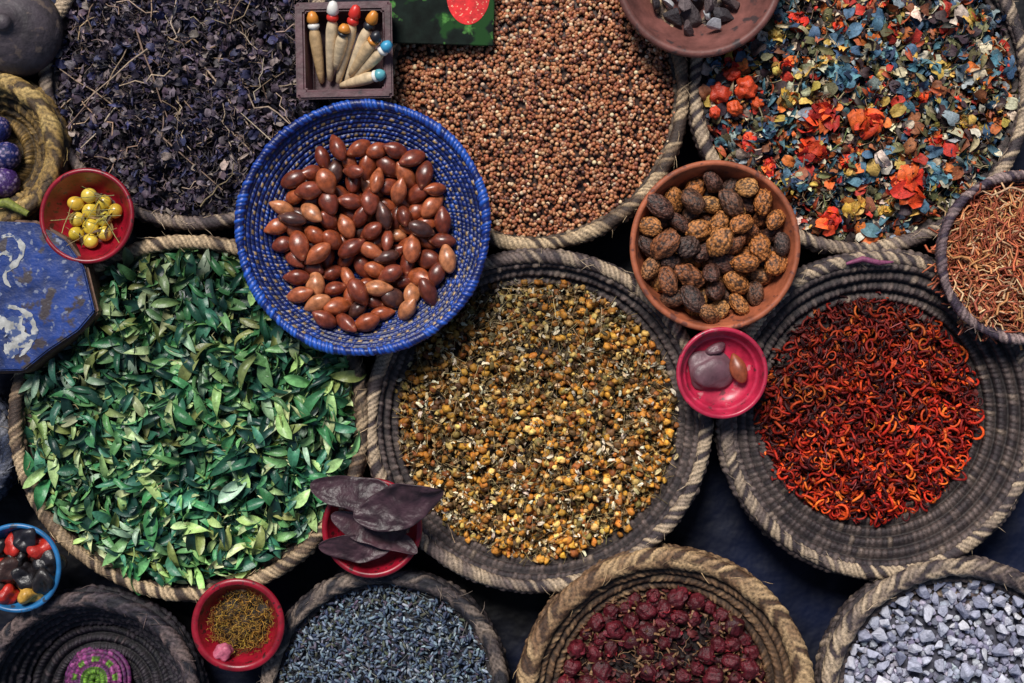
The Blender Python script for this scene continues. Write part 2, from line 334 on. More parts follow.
# green leaves
e,x,y,R,Rc,zc=basket(190,417,181,164,"large woven basket heaped with green leaves",zc=.052,pal=P_brown,seed=11,straw=.34,tilt=(1,-1))
def leafcol(k,X,Y):
    c=pick(k,[(.05,.19,.07),(.02,.09,.05),(.12,.28,.10),(.30,.45,.16),(.010,.045,.033),(.45,.53,.26),(.05,.18,.11),(.3,.42,.28),(.2,.24,.07)],[4.5,4.5,4,3,4,1.9,2.6,1.6,1.8],.3)
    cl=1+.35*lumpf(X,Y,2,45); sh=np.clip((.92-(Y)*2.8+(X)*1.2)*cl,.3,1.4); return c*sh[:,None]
pile("green_leaves","heap of glossy dried green leaves in a woven basket","leaves",e,Rc,zc,.022,M_leaf,(.005,.012,.010),[
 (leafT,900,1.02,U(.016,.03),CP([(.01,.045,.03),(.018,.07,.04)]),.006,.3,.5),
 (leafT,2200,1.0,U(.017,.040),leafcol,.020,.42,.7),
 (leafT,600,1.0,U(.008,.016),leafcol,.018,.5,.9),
 (twT,90,.9,U(.02,.045),CP([(.2,.28,.09),(.3,.24,.12)]),.019,.2,.4)],lump=.009,seed=11)
# chamomile
e,x,y,R,Rc,zc=basket(538,420,172,138,"woven basket with coiled wall holding dried chamomile",zc=.046,pal=P_grey,seed=14,straw=.5,wstraw=.08,tilt=(1,0),period=.0110,wsp=.0062,amp=.5)
def chamcol(k,X,Y):
    c=pick(k,[(.55,.26,.035),(.42,.16,.022),(.27,.09,.02),(.7,.45,.13),(.11,.055,.02),(.2,.14,.04)],[4.2,4.8,3,2.4,3,1],.3)
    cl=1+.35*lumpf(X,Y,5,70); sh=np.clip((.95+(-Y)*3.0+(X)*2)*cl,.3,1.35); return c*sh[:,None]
def chamlt(k,X,Y):
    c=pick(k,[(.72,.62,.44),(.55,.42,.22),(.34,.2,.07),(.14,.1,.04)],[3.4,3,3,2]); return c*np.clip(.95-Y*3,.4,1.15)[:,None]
pile("dried_chamomile","heap of golden brown dried chamomile flower heads with pale petals","chamomile",e,Rc,zc,.026,M_petal,(.025,.016,.008),[
 (petT,1200,1.02,U(.004,.009),CP([(.08,.06,.025),(.05,.035,.02),(.18,.11,.04)]),.004,.5,.8),
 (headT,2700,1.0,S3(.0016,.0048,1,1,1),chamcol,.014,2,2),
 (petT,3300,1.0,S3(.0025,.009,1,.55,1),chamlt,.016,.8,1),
 (stT,2000,1.0,U(.008,.028),CP([(.3,.22,.09),(.48,.36,.18),(.1,.07,.025)]),.016,.5,.5)],lump=.006,seed=14,f=90)
# red curls
e,x,y,R,Rc,zc=basket(879,414,162,110,"woven basket with wide coiled wall holding red petals",zc=.045,pal=P_grey,seed=17,straw=.44,wstraw=.06,tilt=(1,1),period=.0118,wsp=.006,amp=.55)
def redcol(k,X,Y):
    c=pick(k,[(.45,.02,.006),(.66,.065,.008),(.2,.007,.004),(.05,.003,.004),(.8,.16,.018)],[5,3.2,4.2,4.2,1.8],.3)
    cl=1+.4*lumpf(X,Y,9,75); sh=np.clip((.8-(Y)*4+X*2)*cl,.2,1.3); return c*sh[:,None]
pile("red_dried_petals","heap of curled red-orange dried petals in a basket","dried petals",e,Rc,zc,.016,M_petal,(.010,.001,.002),[
 (petT,900,1.02,U(.004,.009),CP([(.05,.004,.005),(.02,.004,.008),(.1,.008,.005)]),.004,.5,.8),
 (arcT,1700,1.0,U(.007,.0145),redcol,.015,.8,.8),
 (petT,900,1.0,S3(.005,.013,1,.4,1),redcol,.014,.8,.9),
 (thT,350,1.0,U(.007,.018),redcol,.013,.7,.7),
 (twT,60,.9,U(.02,.035),CP([(.35,.08,.07),(.2,.06,.05)]),.014,.2,.5)],lump=.006,seed=17,shift=(-.008,.004))
# lavender
e,x,y,R,Rc,zc=basket(385,692,123,105,"dark woven basket full of grey-blue lavender buds",zr=.066,zc=.052,pal=P_dark,herring=.8,seed=21,straw=.3,braid=True,fray=.5,rimr=.0068)
pile("dried_lavender","heap of small grey-blue dried lavender buds in a basket","lavender",e,Rc,zc,.018,M_petal,(.01,.012,.02),[
 ([ICO2],4200,1.02,S3(.0022,.0044,1,.36,.36),CP([(.1,.14,.19),(.17,.22,.27),(.04,.055,.1),(.3,.35,.4),(.09,.07,.1),(.08,.09,.06)],[5,4,4.5,1.6,2,2]),.010,.6,.6),
 (stT,700,1.0,U(.008,.022),CP([(.14,.17,.17),(.24,.24,.2),(.08,.08,.1)]),.011,.4,.5)],lump=.004,seed=21)
# ---------------- settle
def settle(n,rad,Rcap,fl,z0,it=260,seed=0,spread=.03):
    g=np.random.default_rng(seed); r=Rcap*np.sqrt(g.random(n)); a=g.uniform(0,2*PI,n)
    rad=np.broadcast_to(rad,(n,)).copy()
    P=np.stack([r*np.cos(a),r*np.sin(a),z0+g.random(n)*spread],-1)
    for t in range(it):
        P[:,2]-=.0006 if t<it*.8 else .0001
        for _ in range(2):
            d=P[:,None,:]-P[None,:,:]; L_=np.linalg.norm(d,axis=-1)+1e-9; mn=rad[:,None]+rad[None,:]
            ov=np.clip(mn-L_,0,None); np.fill_diagonal(ov,0)
            P+= (d/L_[...,None]*ov[...,None]*.4).sum(1)
        rho=np.hypot(P[:,0],P[:,1])+1e-9; h=fl(rho); h2=fl(rho+.001); sl=(h2-h)/.001
        nrm=np.stack([-sl*P[:,0]/rho,-sl*P[:,1]/rho,np.ones(n)],-1); nl=np.linalg.norm(nrm,axis=1)
        pen=np.clip(rad-(P[:,2]-h)/nl,0,None); P+=nrm/nl[:,None]*pen[:,None]*.9
        lim=Rcap/np.maximum(rho,Rcap); P[:,0]*=lim; P[:,1]*=lim
    return P
def inframe(x,y,z,m=.02):
    k=K(z); return abs(x)/k<.512+m and abs(y)/k<.3415+m
def things(name,meshes,P,cx,cy,sz,label,cat,group,tilt=.35,seed=0,zoff=0):
    g=np.random.default_rng(seed)
    for i,p in enumerate(P):
        X,Y,Z=cx+p[0],cy+p[1],p[2]+zoff
        if not inframe(X,Y,Z): continue
        o=ob(name,meshes[i%len(meshes)],(X,Y,Z),(g.normal(0,tilt),g.normal(0,tilt),g.uniform(0,2*PI)),label=label,cat=cat,group=group)
        s=sz[i]; o.scale=(s*g.uniform(.95,1.1),s*g.uniform(.88,1.06),s*g.uniform(.9,1.06))
def lump_mesh(seed,name,mat,am=.35,fr=1.3,fine=.45):
    g=np.random.default_rng(seed); v,f=ico(4); v=v.copy(); off=Vector(g.uniform(0,9,3))
    d=np.array([mnoise.noise(Vector(p)*fr+off)*am+abs(mnoise.noise(Vector(p)*3+off))*am*fine for p in v]); v*=(1+d)[:,None]; return mk(name,v,f,mat)
# round red dried fruits at the edge of the petals
M_rf=mat_rand("red_fruit_skin",[(.6,.03,.012),(.66,.1,.02),(.45,.02,.012)],rough=.45,ns=2,lo=.6,hi=1.3,bs=5,bstr=.6,bdist=.002)
rfm=[lump_mesh(200+i,"red_dried_fruit",M_rf,.4,1.6) for i in range(3)]
for i,(fx,fy,s) in enumerate([(721,92,.0105),(746,88,.012),(736,108,.008),(733,74,.008),(757,104,.007),(716,112,.006)]):
    X,Y=W(fx,fy,.075); z=float(fn(np.array(X-e_pp.location.x),np.array(Y-e_pp.location.y)))+.012
    q=ob("red_dried_fruit",rfm[i%3],(X,Y,z),(i*.7,i*1.3,i),label="round wrinkled red dried fruit lying on mixed petals",cat="dried fruit",group="red dried fruits among the petals"); q.scale=(s,s*.9,s*.8)
# rosebuds
e,x,y,R,Rc,zc=basket(665,698,148,104,"brown herringbone woven basket holding dark red rosebuds",zr=.084,zc=.060,pal=P_warm,herring=1.4,seed=25,straw=.28,foot=.75,rimr=.0088,braid=True,fray=.5)
def rosebud(seed):
    g=np.random.default_rng(seed); A=Acc(); v,f=ico(4); v=v.copy()
    a=np.arctan2(v[:,1],v[:,0]); q=1+.10*np.sin(a*3+v[:,2]*4+seed)+.06*np.sin(a*7-v[:,2]*6)
    v[:,:2]*=(q*(.88-.18*v[:,2]))[:,None]; v[:,2]*=g.uniform(.95,1.25)
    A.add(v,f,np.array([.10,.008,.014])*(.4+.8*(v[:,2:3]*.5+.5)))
    T=petT[seed%5]; k=8; az=np.linspace(0,2*PI,k,endpoint=False)+g.normal(0,.25,k)
    A.inst(T,np.stack([.74*np.cos(az),.74*np.sin(az),g.uniform(-.3,.5,k)],-1),rots(az,-1.4+g.normal(0,.2,k),g.normal(0,.35,k)),g.uniform(.9,1.3,k),pick(k,[(.12,.009,.016),(.05,.005,.009),(.24,.02,.026),(.07,.015,.015)],j=.4))
    k=5; az=np.linspace(0,2*PI,k,endpoint=False)+.4
    A.inst(narT[1],np.stack([.8*np.cos(az),.8*np.sin(az),np.full(k,-.8)],-1),rots(az,np.full(k,.3),np.zeros(k)),np.full(k,1.2),pick(k,[(.15,.08,.035),(.2,.07,.04)]))
    V,F=tube([[0,0,-1],[.05,0,-1.35],[0,.1,-1.9]],[.2,.13,.12],6); A.add(V,F,np.array([.24,.13,.06]))
    return A.mesh("rosebud",M_unit)
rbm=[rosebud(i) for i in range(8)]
dome=.018
pile("crushed_rose_petals","crushed dark red petals beneath dried rosebuds","rose petals",e,Rc,zc-.008,dome,M_petal,(.006,.002,.003),[
 (petT,1300,1.02,U(.005,.011),CP([(.04,.005,.009),(.02,.005,.006),(.09,.015,.015),(.02,.01,.008)]),.006,.6,.9),
 (twT,300,.98,U(.01,.025),CP([(.18,.09,.05),(.28,.16,.08)]),.014,.4,.5)],seed=25)
flr=lambda rho: (zc-.006)+dome*(1-(rho/Rc)**2)
gs=np.random.default_rng(1); rad=gs.uniform(.0062,.0106,122)
P_=settle(122,rad,Rc*.93,flr,zc+.03,seed=4,spread=.03)
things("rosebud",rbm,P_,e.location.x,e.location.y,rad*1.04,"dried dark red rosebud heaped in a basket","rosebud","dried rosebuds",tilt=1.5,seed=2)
# white stones
e,x,y,R,Rc,zc=basket(962,700,141,117,"dark brown woven basket full of pale mineral stones",zr=.08,zc=.064,pal=P_grey,herring=1,seed=28,straw=.15,foot=.75,rimr=.0078,braid=True,fray=.5)
M_st=mat_rand("pale_mineral",[(.36,.38,.47),(.55,.55,.62),(.22,.23,.32),(.44,.45,.56),(.68,.67,.7),(.3,.31,.42)],rough=.65,spec=.35,ns=1.6,lo=.65,hi=1.25,bs=4,bstr=.6,bdist=.002)
def stone(seed):
    g=np.random.default_rng(seed); bm=bmesh.new()
    for _ in range(12):
        v=g.normal(0,1,3); v/=np.linalg.norm(v); v*=np.array([1,g.uniform(.6,.95),g.uniform(.5,.8)])*g.uniform(.8,1.1); bm.verts.new(v)
    r=bmesh.ops.convex_hull(bm,input=bm.verts[:]); bmesh.ops.delete(bm,geom=[v for v in bm.verts if not v.link_faces],context='VERTS')
    bmesh.ops.bevel(bm,geom=bm.edges[:],offset=.05,segments=1,affect='EDGES')
    me=bpy.data.meshes.new("mineral_stone"); bm.to_mesh(me); bm.free(); me.materials.append(M_st); return me
stm=[stone(i+50) for i in range(12)]
M_stv=mat_vc("mineral_grit",.75,.3,300,.7,1.2,600,.4)
pile("mineral_grit","fine pale grit beneath the mineral stones","mineral",e,Rc,zc-.008,.018,M_stv,(.06,.06,.08),[
 ([ICO1],1800,1.02,U(.0015,.005),CP([(.3,.3,.38),(.16,.16,.22),(.42,.42,.5)]),.005,2,2)],seed=28,smooth=False)
flr=lambda rho: (zc-.006)+.018*(1-(rho/Rc)**2)
rad=np.random.default_rng(5).uniform(.0035,.0112,310); P_=settle(310,rad*.85,Rc*.96,flr,zc+.03,seed=6,spread=.03)
things("mineral_stone",stm,P_,e.location.x,e.location.y,rad*1.05,"pale lavender-grey broken mineral stone in a basket","stone","pale mineral stones",tilt=.6,seed=3)
# left partial basket, with beads
e,x,y,R,Rc,zc=basket(-16,150,79,50,"yellow-brown braided basket holding dyed wool balls",zr=.088,zc=.06,pal=[(.06,.035,.015),(.3,.18,.05),(.5,.34,.12)],herring=1.4,seed=31,straw=.3,floor=.05,period=.014,wsp=.0075,rimr=.008,braid=True)
def bead(seed,c1,c2):
    v,f=ico(4); v=v.copy()
    k=(np.sin(v[:,0]*12+seed)*np.sin(v[:,1]*12)*np.sin(v[:,2]*12)>.25)[:,None]
    C=np.where(k,np.array(c2),np.array(c1)); v*=(1+.05*np.sin(v[:,0:1]*20)*np.sin(v[:,1:2]*20)); return mk("wool_ball",v,f,M_unit,C)
for i,(bx,by,s) in enumerate([(4,155,.014),(2,182,.015),(-22,165,.016),(-20,195,.015),(-5,128,.013)]):
    X,Y=W(bx,by,.075); o=ob("wool_ball",bead(i,[(.01,.015,.1),(.05,.02,.12)][i%2],(.3,.22,.35)),(X,Y,.064+s*.3),label="small speckled blue and purple wool ball in a basket",cat="wool ball",group="dyed wool balls"); o.scale=(s,s,s)
e,x,y,R,Rc,zc=basket(88,705,113,78,"nearly empty dark woven basket with coiled inner wall",zr=.07,zc=.030,pal=[(.008,.007,.012),(.04,.03,.04),(.16,.11,.10)],herring=.8,seed=34,straw=.3,wstraw=.08,floor=.015,braid=True,amp=.5,rimr=.007)
basket(-52,450,66,45,"dark blue-grey woven basket beside the leaf basket",zr=.062,zc=.03,pal=[(.015,.02,.04),(.06,.07,.11),(.18,.18,.2)],seed=37,straw=.3,floor=.02)
def trinket():
    Rt=.033; pth=[(.001,.016),(.012,.0165),(.024,.013),(Rt,.003),(Rt*.95,0),(.001,.0002)]
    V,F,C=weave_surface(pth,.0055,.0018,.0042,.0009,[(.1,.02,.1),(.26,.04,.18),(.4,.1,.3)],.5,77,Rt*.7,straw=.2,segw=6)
    r=np.hypot(V[:,0],V[:,1]); a=np.arctan2(V[:,1],V[:,0]); l=C.sum(1,keepdims=True)/.5
    C=np.where(((r<.014)|((r>.019)&(r<.024)&(np.sin(a*9)>.1)))[:,None],np.array([.17,.36,.04])*l,C)
    return mk("woven_trinket",V,F,M_petal,C)
X,Y=W(92,685,.05); ob("woven_trinket",trinket(),(X,Y,.026),(-.15,0,0),label="small round purple and green woven trinket in a basket",cat="trinket")
# ================================================= bowls
def bowl(name,px,py,Rpx,zr,h,label,cat,mat,p=2.6,foot=.55,th=.004,lip=.0025,ring=False):
    x,y=W(px,py,zr); R=Rpx/1000*K(zr); zb=zr-h; Ri=R-th; fl_=.006
    rs=np.linspace(.0005,1,40)
    pin=[(Ri*t, fl_+(h-fl_)*t**p+(.0022*math.exp(-((t-.86)/.03)**2) if ring else 0)) for t in rs]
    lipp=[(Ri+(R-Ri)*.5*(1-math.cos(a)),h+lip*math.sin(a)) for a in np.linspace(0,PI,9)][1:]
    pout=[(R*foot+(R-R*foot)*t**(1/1.5),h*t) for t in np.linspace(1,0,14)][1:]
    prof=pin+lipp+pout+[(R*foot*.9,-.0),(.0005,.0005)]
    V,F=lathe(prof,120); th_=np.arctan2(V[:,1],V[:,0]); V[:,0]*=1+.008*np.sin(2*th_+px); V[:,2]+=.0008*np.sin(3*th_+py)
    o=ob(name,mk(name,V,F,mat),(x,y,zb),label=label,cat=cat)
    return o,x,y,Ri,(lambda rho: zb+fl_+(h-fl_)*np.minimum(rho/Ri,1.15)**p)
# blue woven bowl
zr=.115; x,y=W(363,228,zr); R=.127*K(zr)
e=ob("blue_woven_bowl",None,(x,y,0),label="royal blue woven bowl with golden dashes, full of argan nuts",cat="bowl"); e.empty_display_size=.02
zf=.070; Ri=R-.004
inn=[(Ri*t, zf+(zr-.001-zf)*t**2.4) for t in np.linspace(.08,1,14)]
path=inn+[(Ri+.003,zr-.005),(R*.86,.07),(R*.6,.03),(R*.5,.003)]
PB=[(.003,.012,.1),(.007,.035,.26),(.02,.1,.5)]
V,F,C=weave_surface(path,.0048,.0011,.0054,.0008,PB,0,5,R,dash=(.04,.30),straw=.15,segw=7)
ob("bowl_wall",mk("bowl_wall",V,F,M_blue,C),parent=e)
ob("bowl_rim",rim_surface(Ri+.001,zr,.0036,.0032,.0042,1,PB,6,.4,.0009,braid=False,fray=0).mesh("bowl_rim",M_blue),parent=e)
fl=lambda rho: zf+(zr-.001-zf)*np.minimum(rho/Ri,1.1)**2.4+.002
M_ar=mat_rand("argan_shell",[(.13,.026,.012),(.26,.055,.02),(.38,.1,.038),(.2,.04,.018),(.3,.065,.022),(.46,.17,.07),(.16,.03,.014),(.34,.08,.026),(.08,.03,.022),(.28,.06,.02),(.22,.045,.02)],rough=.34,spec=.5,ns=2.2,lo=.5,hi=1.4,bs=5,bstr=.2,coat=.25,specks=(2.1,.70,(.45,.2,.1)),const=True)
def argan(seed):
    g=np.random.default_rng(seed); v,f=ico(4); v=v.copy(); a=g.uniform(.6,.72)
    x_=v[:,0]; t=(1-.3*np.clip(x_,0,1)**1.8-.12*np.clip(-x_,0,1)**2)
    v[:,1]*=a*t; v[:,2]*=a*.92*t; v[:,0]*=1.02+.12*np.clip(x_,0,1)**6
    an=np.arctan2(v[:,2],v[:,1]); q=1+.04*np.cos(3*an+seed)*(1-x_**2); v[:,1]*=q; v[:,2]*=q
    return mk("argan_nut",v,f,M_ar)
arm=[argan(i) for i in range(8)]
n=118; gz=np.random.default_rng(3); rad=gz.uniform(.0080,.0104,n); P_=settle(n,rad,.094,fl,zf+.03,seed=9,it=320,spread=.03)
things("argan_nut",arm,P_,x-.002,y-.004,rad*1.38,"glossy reddish-brown argan nut heaped in a blue bowl","nut","argan nuts in the blue bowl",tilt=.35,seed=5)
# speckled nut bowl
o,x,y,Ri,fl=bowl("clay_bowl",715,246,86,.105,.07,"round terracotta bowl full of speckled brown nuts","bowl",M_clay,p=3.6,foot=.5,th=.006,lip=.003)
M_nm=mat_rand("rough_nut",[(.1,.045,.03),(.55,.19,.045),(.17,.07,.035),(.6,.27,.08),(.14,.055,.035),(.55,.21,.055),(.11,.06,.045),(.45,.19,.07),(.3,.1,.035)],rough=.5,spec=.5,ns=2.5,lo=.65,hi=1.3,bs=9,bstr=.7,bdist=.002,vc=True,const=True)
def nutmeg(seed):
    g=np.random.default_rng(seed); v,f=ico(5); v=v.copy(); x0=v.copy(); off=Vector(g.uniform(0,9,3))
    vd=np.array([mnoise.voronoi(Vector(p)*4.8+off)[0][0] for p in x0])
    b=sum(np.sin(x0@g.normal(0,w,3)+g.uniform(0,6)) for w in (2,3,4,5)); v*=(1+.035*b+.11*(.35-np.clip(vd,0,.6)))[:,None]
    v*=np.array([1,g.uniform(.66,.8),g.uniform(.62,.72)])
    C=np.clip(1.8-2.4*vd,.1,1.5)[:,None]*np.ones(3); return mk("speckled_nut",v,f,M_nm,C)
nmm=[nutmeg(i) for i in range(8)]
n=92; gg=np.random.default_rng(8); rad=gg.uniform(.0092,.0128,n); P_=settle(n,rad,.072,fl,.09,seed=12,it=340,spread=.06)
things("speckled_nut",nmm,P_,x,y,rad*1.26,"rough orange-brown speckled dried nut in a clay bowl","nut","speckled nuts in the clay bowl",tilt=.4,seed=16)
# top clay bowl
o,x,y,Ri,fl=bowl("clay_bowl",699,-26,84,.108,.055,"terracotta bowl with dark bark and white resin pieces","bowl",M_clayd,p=2.4,foot=.5,th=.008,lip=.004)
M_bark=mat_rand("bark_piece",[(.05,.035,.04),(.1,.07,.07),(.03,.025,.03),(.16,.12,.12)],rough=.7,ns=2,bs=5,bstr=.8,bdist=.002)
M_pur=mat_rand("purple_stone",[(.12,.05,.065),(.15,.07,.085),(.10,.045,.06)],rough=.45,ns=1.2,lo=.6,hi=1.3,bs=2.5,bstr=.4,bdist=.002)
M_res=mat_rand("white_resin",[(.5,.5,.5),(.35,.36,.4)],rough=.5,ns=2,bs=5,bstr=.4)
def remesh(src,mat,name):
    m=src.copy(); m.name=name; m.materials.clear(); m.materials.append(mat); return m
bks=[remesh(stm[i],M_bark,"bark_piece") for i in range(4)]; rsm=[remesh(stm[i],M_res,"resin_piece") for i in range(3)]
P_=settle(48,.0085,.065,fl,.09,seed=15,spread=.05)
things("bark_piece",bks,P_[:36],x,y,gg.uniform(.010,.018,36),"dark brown bark chip in a terracotta bowl","bark","bark chips",tilt=.6,seed=7)
things("resin_piece",rsm,P_[36:],x,y,gg.uniform(.007,.012,12),"white resin lump in a terracotta bowl","resin","white resin lumps",tilt=.6,seed=8,zoff=.004)
# red bowl of yellow berries
o,x,y,Ri,fl=bowl("red_bowl",87,216,48,.098,.036,"small dark red bowl holding yellow berries","bowl",M_red,foot=.6,th=.005,p=3.5)
M_be=mat_rand("yellow_berry",[(.66,.47,.04),(.75,.56,.09),(.5,.45,.05),(.66,.4,.04)],rough=.3,ns=1.2,lo=.8,hi=1.15,bs=3,bstr=.05,coat=.4)
v,f=ico(4); v=v.copy(); v[:,2]*=.92; v[:,:2]*=(1-.12*np.exp(-((v[:,2:3]-1)**2)*8))
bem=mk("yellow_berry",v,f,M_be)
P_=settle(11,.0078,.026,fl,.1,seed=19,spread=.02)
things("yellow_berry",[bem],P_,x,y,np.full(12,.0078),"small glossy yellow-green berry in a red bowl","berry","yellow berries",tilt=.5,seed=9)
A=Acc(); k=16; X,Y=disc(k,.026); A.inst(stT[0],np.stack([X,Y,np.full(k,.016)+rng.random(k)*.014],-1),rr(k,.4,.4),rng.uniform(.024,.042,k)*1.0,pick(k,[(.45,.33,.14),(.3,.27,.09)]))
A.inst(narT[0],np.stack([X,Y,np.full(k,.010)+rng.random(k)*.006],-1),rr(k,.4,.4),rng.uniform(.01,.018,k)*1.0,pick(k,[(.2,.12,.04),(.1,.06,.03)]))
ob("berry_stalks",A.mesh("berry_stalks",M_petal),(x,y,.071),label="thin brown stalks tangled between yellow berries",cat="stalks",kind="stuff")
# red bowl of moss
o,x,y,Ri,fl=bowl("red_bowl",238,625,47,.088,.036,"small red bowl filled with yellow-brown dried moss","bowl",M_red,foot=.6,th=.007,p=3.5)
pile("dried_moss","tuft of yellow-brown dried moss in a red bowl","moss",o,.036,.014,.012,M_petal,(.02,.012,.006),[
 (thT,750,1.0,U(.005,.016),CP([(.4,.2,.03),(.22,.1,.02),(.07,.04,.015),(.55,.32,.05)]),.010,.7,.7)],lump=.004,f=150)
X,Y=W(224,652,.08); s_=ob("resin_piece",lump_mesh(33,"resin_piece",mat_flat("pink_resin",(.45,.1,.16),rough=.5,ns=2,bs=4)),(X,Y,.083),(.3,.2,.5),label="small pink resin lump on dried moss in red bowl",cat="resin"); s_.scale=(.010,.008,.007)
# blue bowl bottom left
o,x,y,Ri,fl=bowl("blue_bowl",17,568,45,.088,.036,"small blue enamel bowl holding mixed coloured chunks","bowl",M_teal,foot=.6,th=.005,p=3.5)
M_ch=mat_rand("mixed_chunk",[(.012,.01,.012),(.4,.02,.012),(.015,.012,.012),(.55,.3,.05),(.012,.01,.014),(.5,.36,.14),(.012,.01,.012),(.05,.025,.02)],rough=.38,ns=1.2,lo=.5,hi=1.35,bs=2.5,bstr=.5,bdist=.002,const=True)
chm=[lump_mesh(70+i,"mixed_chunk",M_ch,.7,1.0,.1) for i in range(6)]
P_=settle(20,.0085,.034,fl,.1,seed=23,spread=.03)
things("mixed_chunk",chm,P_,x,y,gg.uniform(.009,.0135,20),"irregular coloured dried spice chunk in blue bowl","spice chunk","mixed coloured chunks",tilt=.8,seed=11)
# pink bowl with stones
o,x,y,Ri,fl=bowl("pink_bowl",722,373,46,.108,.026,"small pink-red plastic bowl holding purple stones","bowl",M_pink,foot=.78,th=.0045,lip=.002,p=6,ring=True)
for (bx,by,sx,sy,si,lb) in [(709,372,.021,.021,1,"large rounded purple-brown stone in a pink bowl"),(714,350,.010,.006,3,"small purple-brown stone chip in a pink bowl")]:
    X,Y=W(bx,by,.09); q=ob("purple_stone",lump_mesh(si,"purple_stone",M_pur,.4,.9,.05),(X,Y,.093),(.1,.1,.4),label=lb,cat="stone"); q.scale=(sx,sy,.008)
X,Y=W(738,369,.095); q=ob("argan_nut",remesh(arm[0],mat_flat("brown_nut_shell",(.26,.06,.025),rough=.35,ns=2,bs=5,bstr=.1),"argan_nut"),(X,Y,.0975),(0,.1,1.9),label="single reddish-brown nut lying in a pink bowl",cat="nut"); q.scale=(.0145,.0125,.01)
# woven dish
zr=.1; x,y=W(1023,257,zr); R=.085*K(zr)
e=ob("woven_dish",None,(x,y,zr-.044),label="shallow purple-grey woven dish full of orange dried threads",cat="dish"); e.empty_display_size=.02
PD=[(.04,.025,.04),(.14,.09,.1),(.34,.24,.22)]; Ri=R-.004
path=[(.03,.010),(Ri*.7,.014),(Ri*.9,.027),(Ri,.042),(Ri+.003,.040),(R*.92,.022),(R*.6,.002),(.03,.001)]
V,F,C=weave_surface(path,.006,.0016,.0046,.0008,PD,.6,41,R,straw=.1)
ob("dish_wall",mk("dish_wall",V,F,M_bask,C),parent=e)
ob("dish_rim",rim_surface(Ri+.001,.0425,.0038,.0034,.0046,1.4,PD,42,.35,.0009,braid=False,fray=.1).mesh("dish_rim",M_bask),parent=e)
pile("saffron_threads","tangle of orange-brown dried threads in a dark dish","dried threads",e,.074,.024,.013,M_petal,(.05,.02,.012),[
 (thT,700,1.0,U(.012,.026),CP([(.42,.13,.04),(.3,.08,.03),(.18,.04,.03),(.5,.1,.03)]),.010,.4,.4),
 (tkT,750,1.0,U(.022,.05),CP([(.58,.26,.1),(.46,.12,.05),(.64,.4,.22),(.3,.07,.035),(.4,.1,.05)]),.014,.25,.4)],lump=.004,f=110)
# pod bowl
o,x,y,Ri,fl=bowl("red_bowl",372,528,50,.086,.034,"small red bowl beneath long purple-brown seed pods","bowl",M_red,foot=.6,th=.006,p=3.5)
M_pod=mat_rand("seed_pod_skin",[(.026,.012,.016),(.044,.02,.026),(.022,.011,.015)],rough=.46,spec=.45,ns=60,lo=.4,hi=2.0,bs=110,bstr=.7,bdist=.003)
def pod(ax,ay,bx,by,w,z0,z1,cv,seed,roll=0):
    x0,y0=W(ax,ay,z0); x1,y1=W(bx,by,z1); L_=math.hypot(x1-x0,y1-y0); n=64; V=[]; sd=36
    for i in range(n):
        u=i/(n-1); env=max(math.sin(PI*min(1,u**.9)),.0)**.6; env*=(.92+.08*math.sin(u*6+seed)+.03*math.sin(u*19+seed)); ww=w*.5*env+.0006
        cy=cv*math.sin(PI*u)+.0035*math.sin(u*6+seed); cz=.005*math.sin(u*4+seed); tw=.4*math.sin(u*4+seed)
        for k in range(sd):
            a=2*PI*k/sd; c,s2=math.cos(a),math.sin(a)
            yy=ww*math.copysign(abs(c)**.85,c)
            wr=mnoise.noise(Vector((u*5,c*2.2,seed*3.1)))*.16+mnoise.noise(Vector((u*9,c*8,seed)))*.07
            zz=ww*.16*math.copysign(abs(s2)**1.1,s2)+ww*wr+ww*.24*c*c
            V.append([(u-.5)*L_,cy+yy*math.cos(tw)-zz*math.sin(tw),cz+yy*math.sin(tw)+zz*math.cos(tw)])
    F=[[i*sd+k,i*sd+(k+1)%sd,(i+1)*sd+(k+1)%sd,(i+1)*sd+k] for i in range(n-1) for k in range(sd)]
    ob("seed_pod",mk("seed_pod",V,np.array(F),M_pod),((x0+x1)/2,(y0+y1)/2,(z0+z1)/2),(roll,-math.atan2(z1-z0,L_),math.atan2(y1-y0,x1-x0)),label="long flat purple-brown dried seed pod across a red bowl",cat="seed pod",group="dried seed pods")
pod(320,550,410,526,.032,.092,.092,-.006,1)
pod(330,518,416,556,.030,.098,.097,.006,2,-.2)
pod(310,484,406,524,.040,.113,.106,.009,3)
pod(352,516,443,487,.046,.118,.122,-.007,4,.25)
# top-left pot with domed lid
X,Y=W(2,22,.12); V,F=lathe([(.0004,.125),(.006,.124),(.009,.12),(.008,.116),(.02,.113),(.034,.104),(.044,.09),(.046,.082),(.041,.078),(.045,.06),(.04,.02),(.03,0),(.0004,0)],96)
ob("clay_pot",mk("clay_pot",V,F,mat_flat("grey_clay",(.05,.038,.045),rough=.6,ns=40,lo=.4,hi=1.7,bs=150,bstr=.6,bdist=.002,specks=(60,.6,(.12,.085,.07)))),(X,Y,0),label="grey-brown lidded clay pot beside the herb basket",cat="pot")
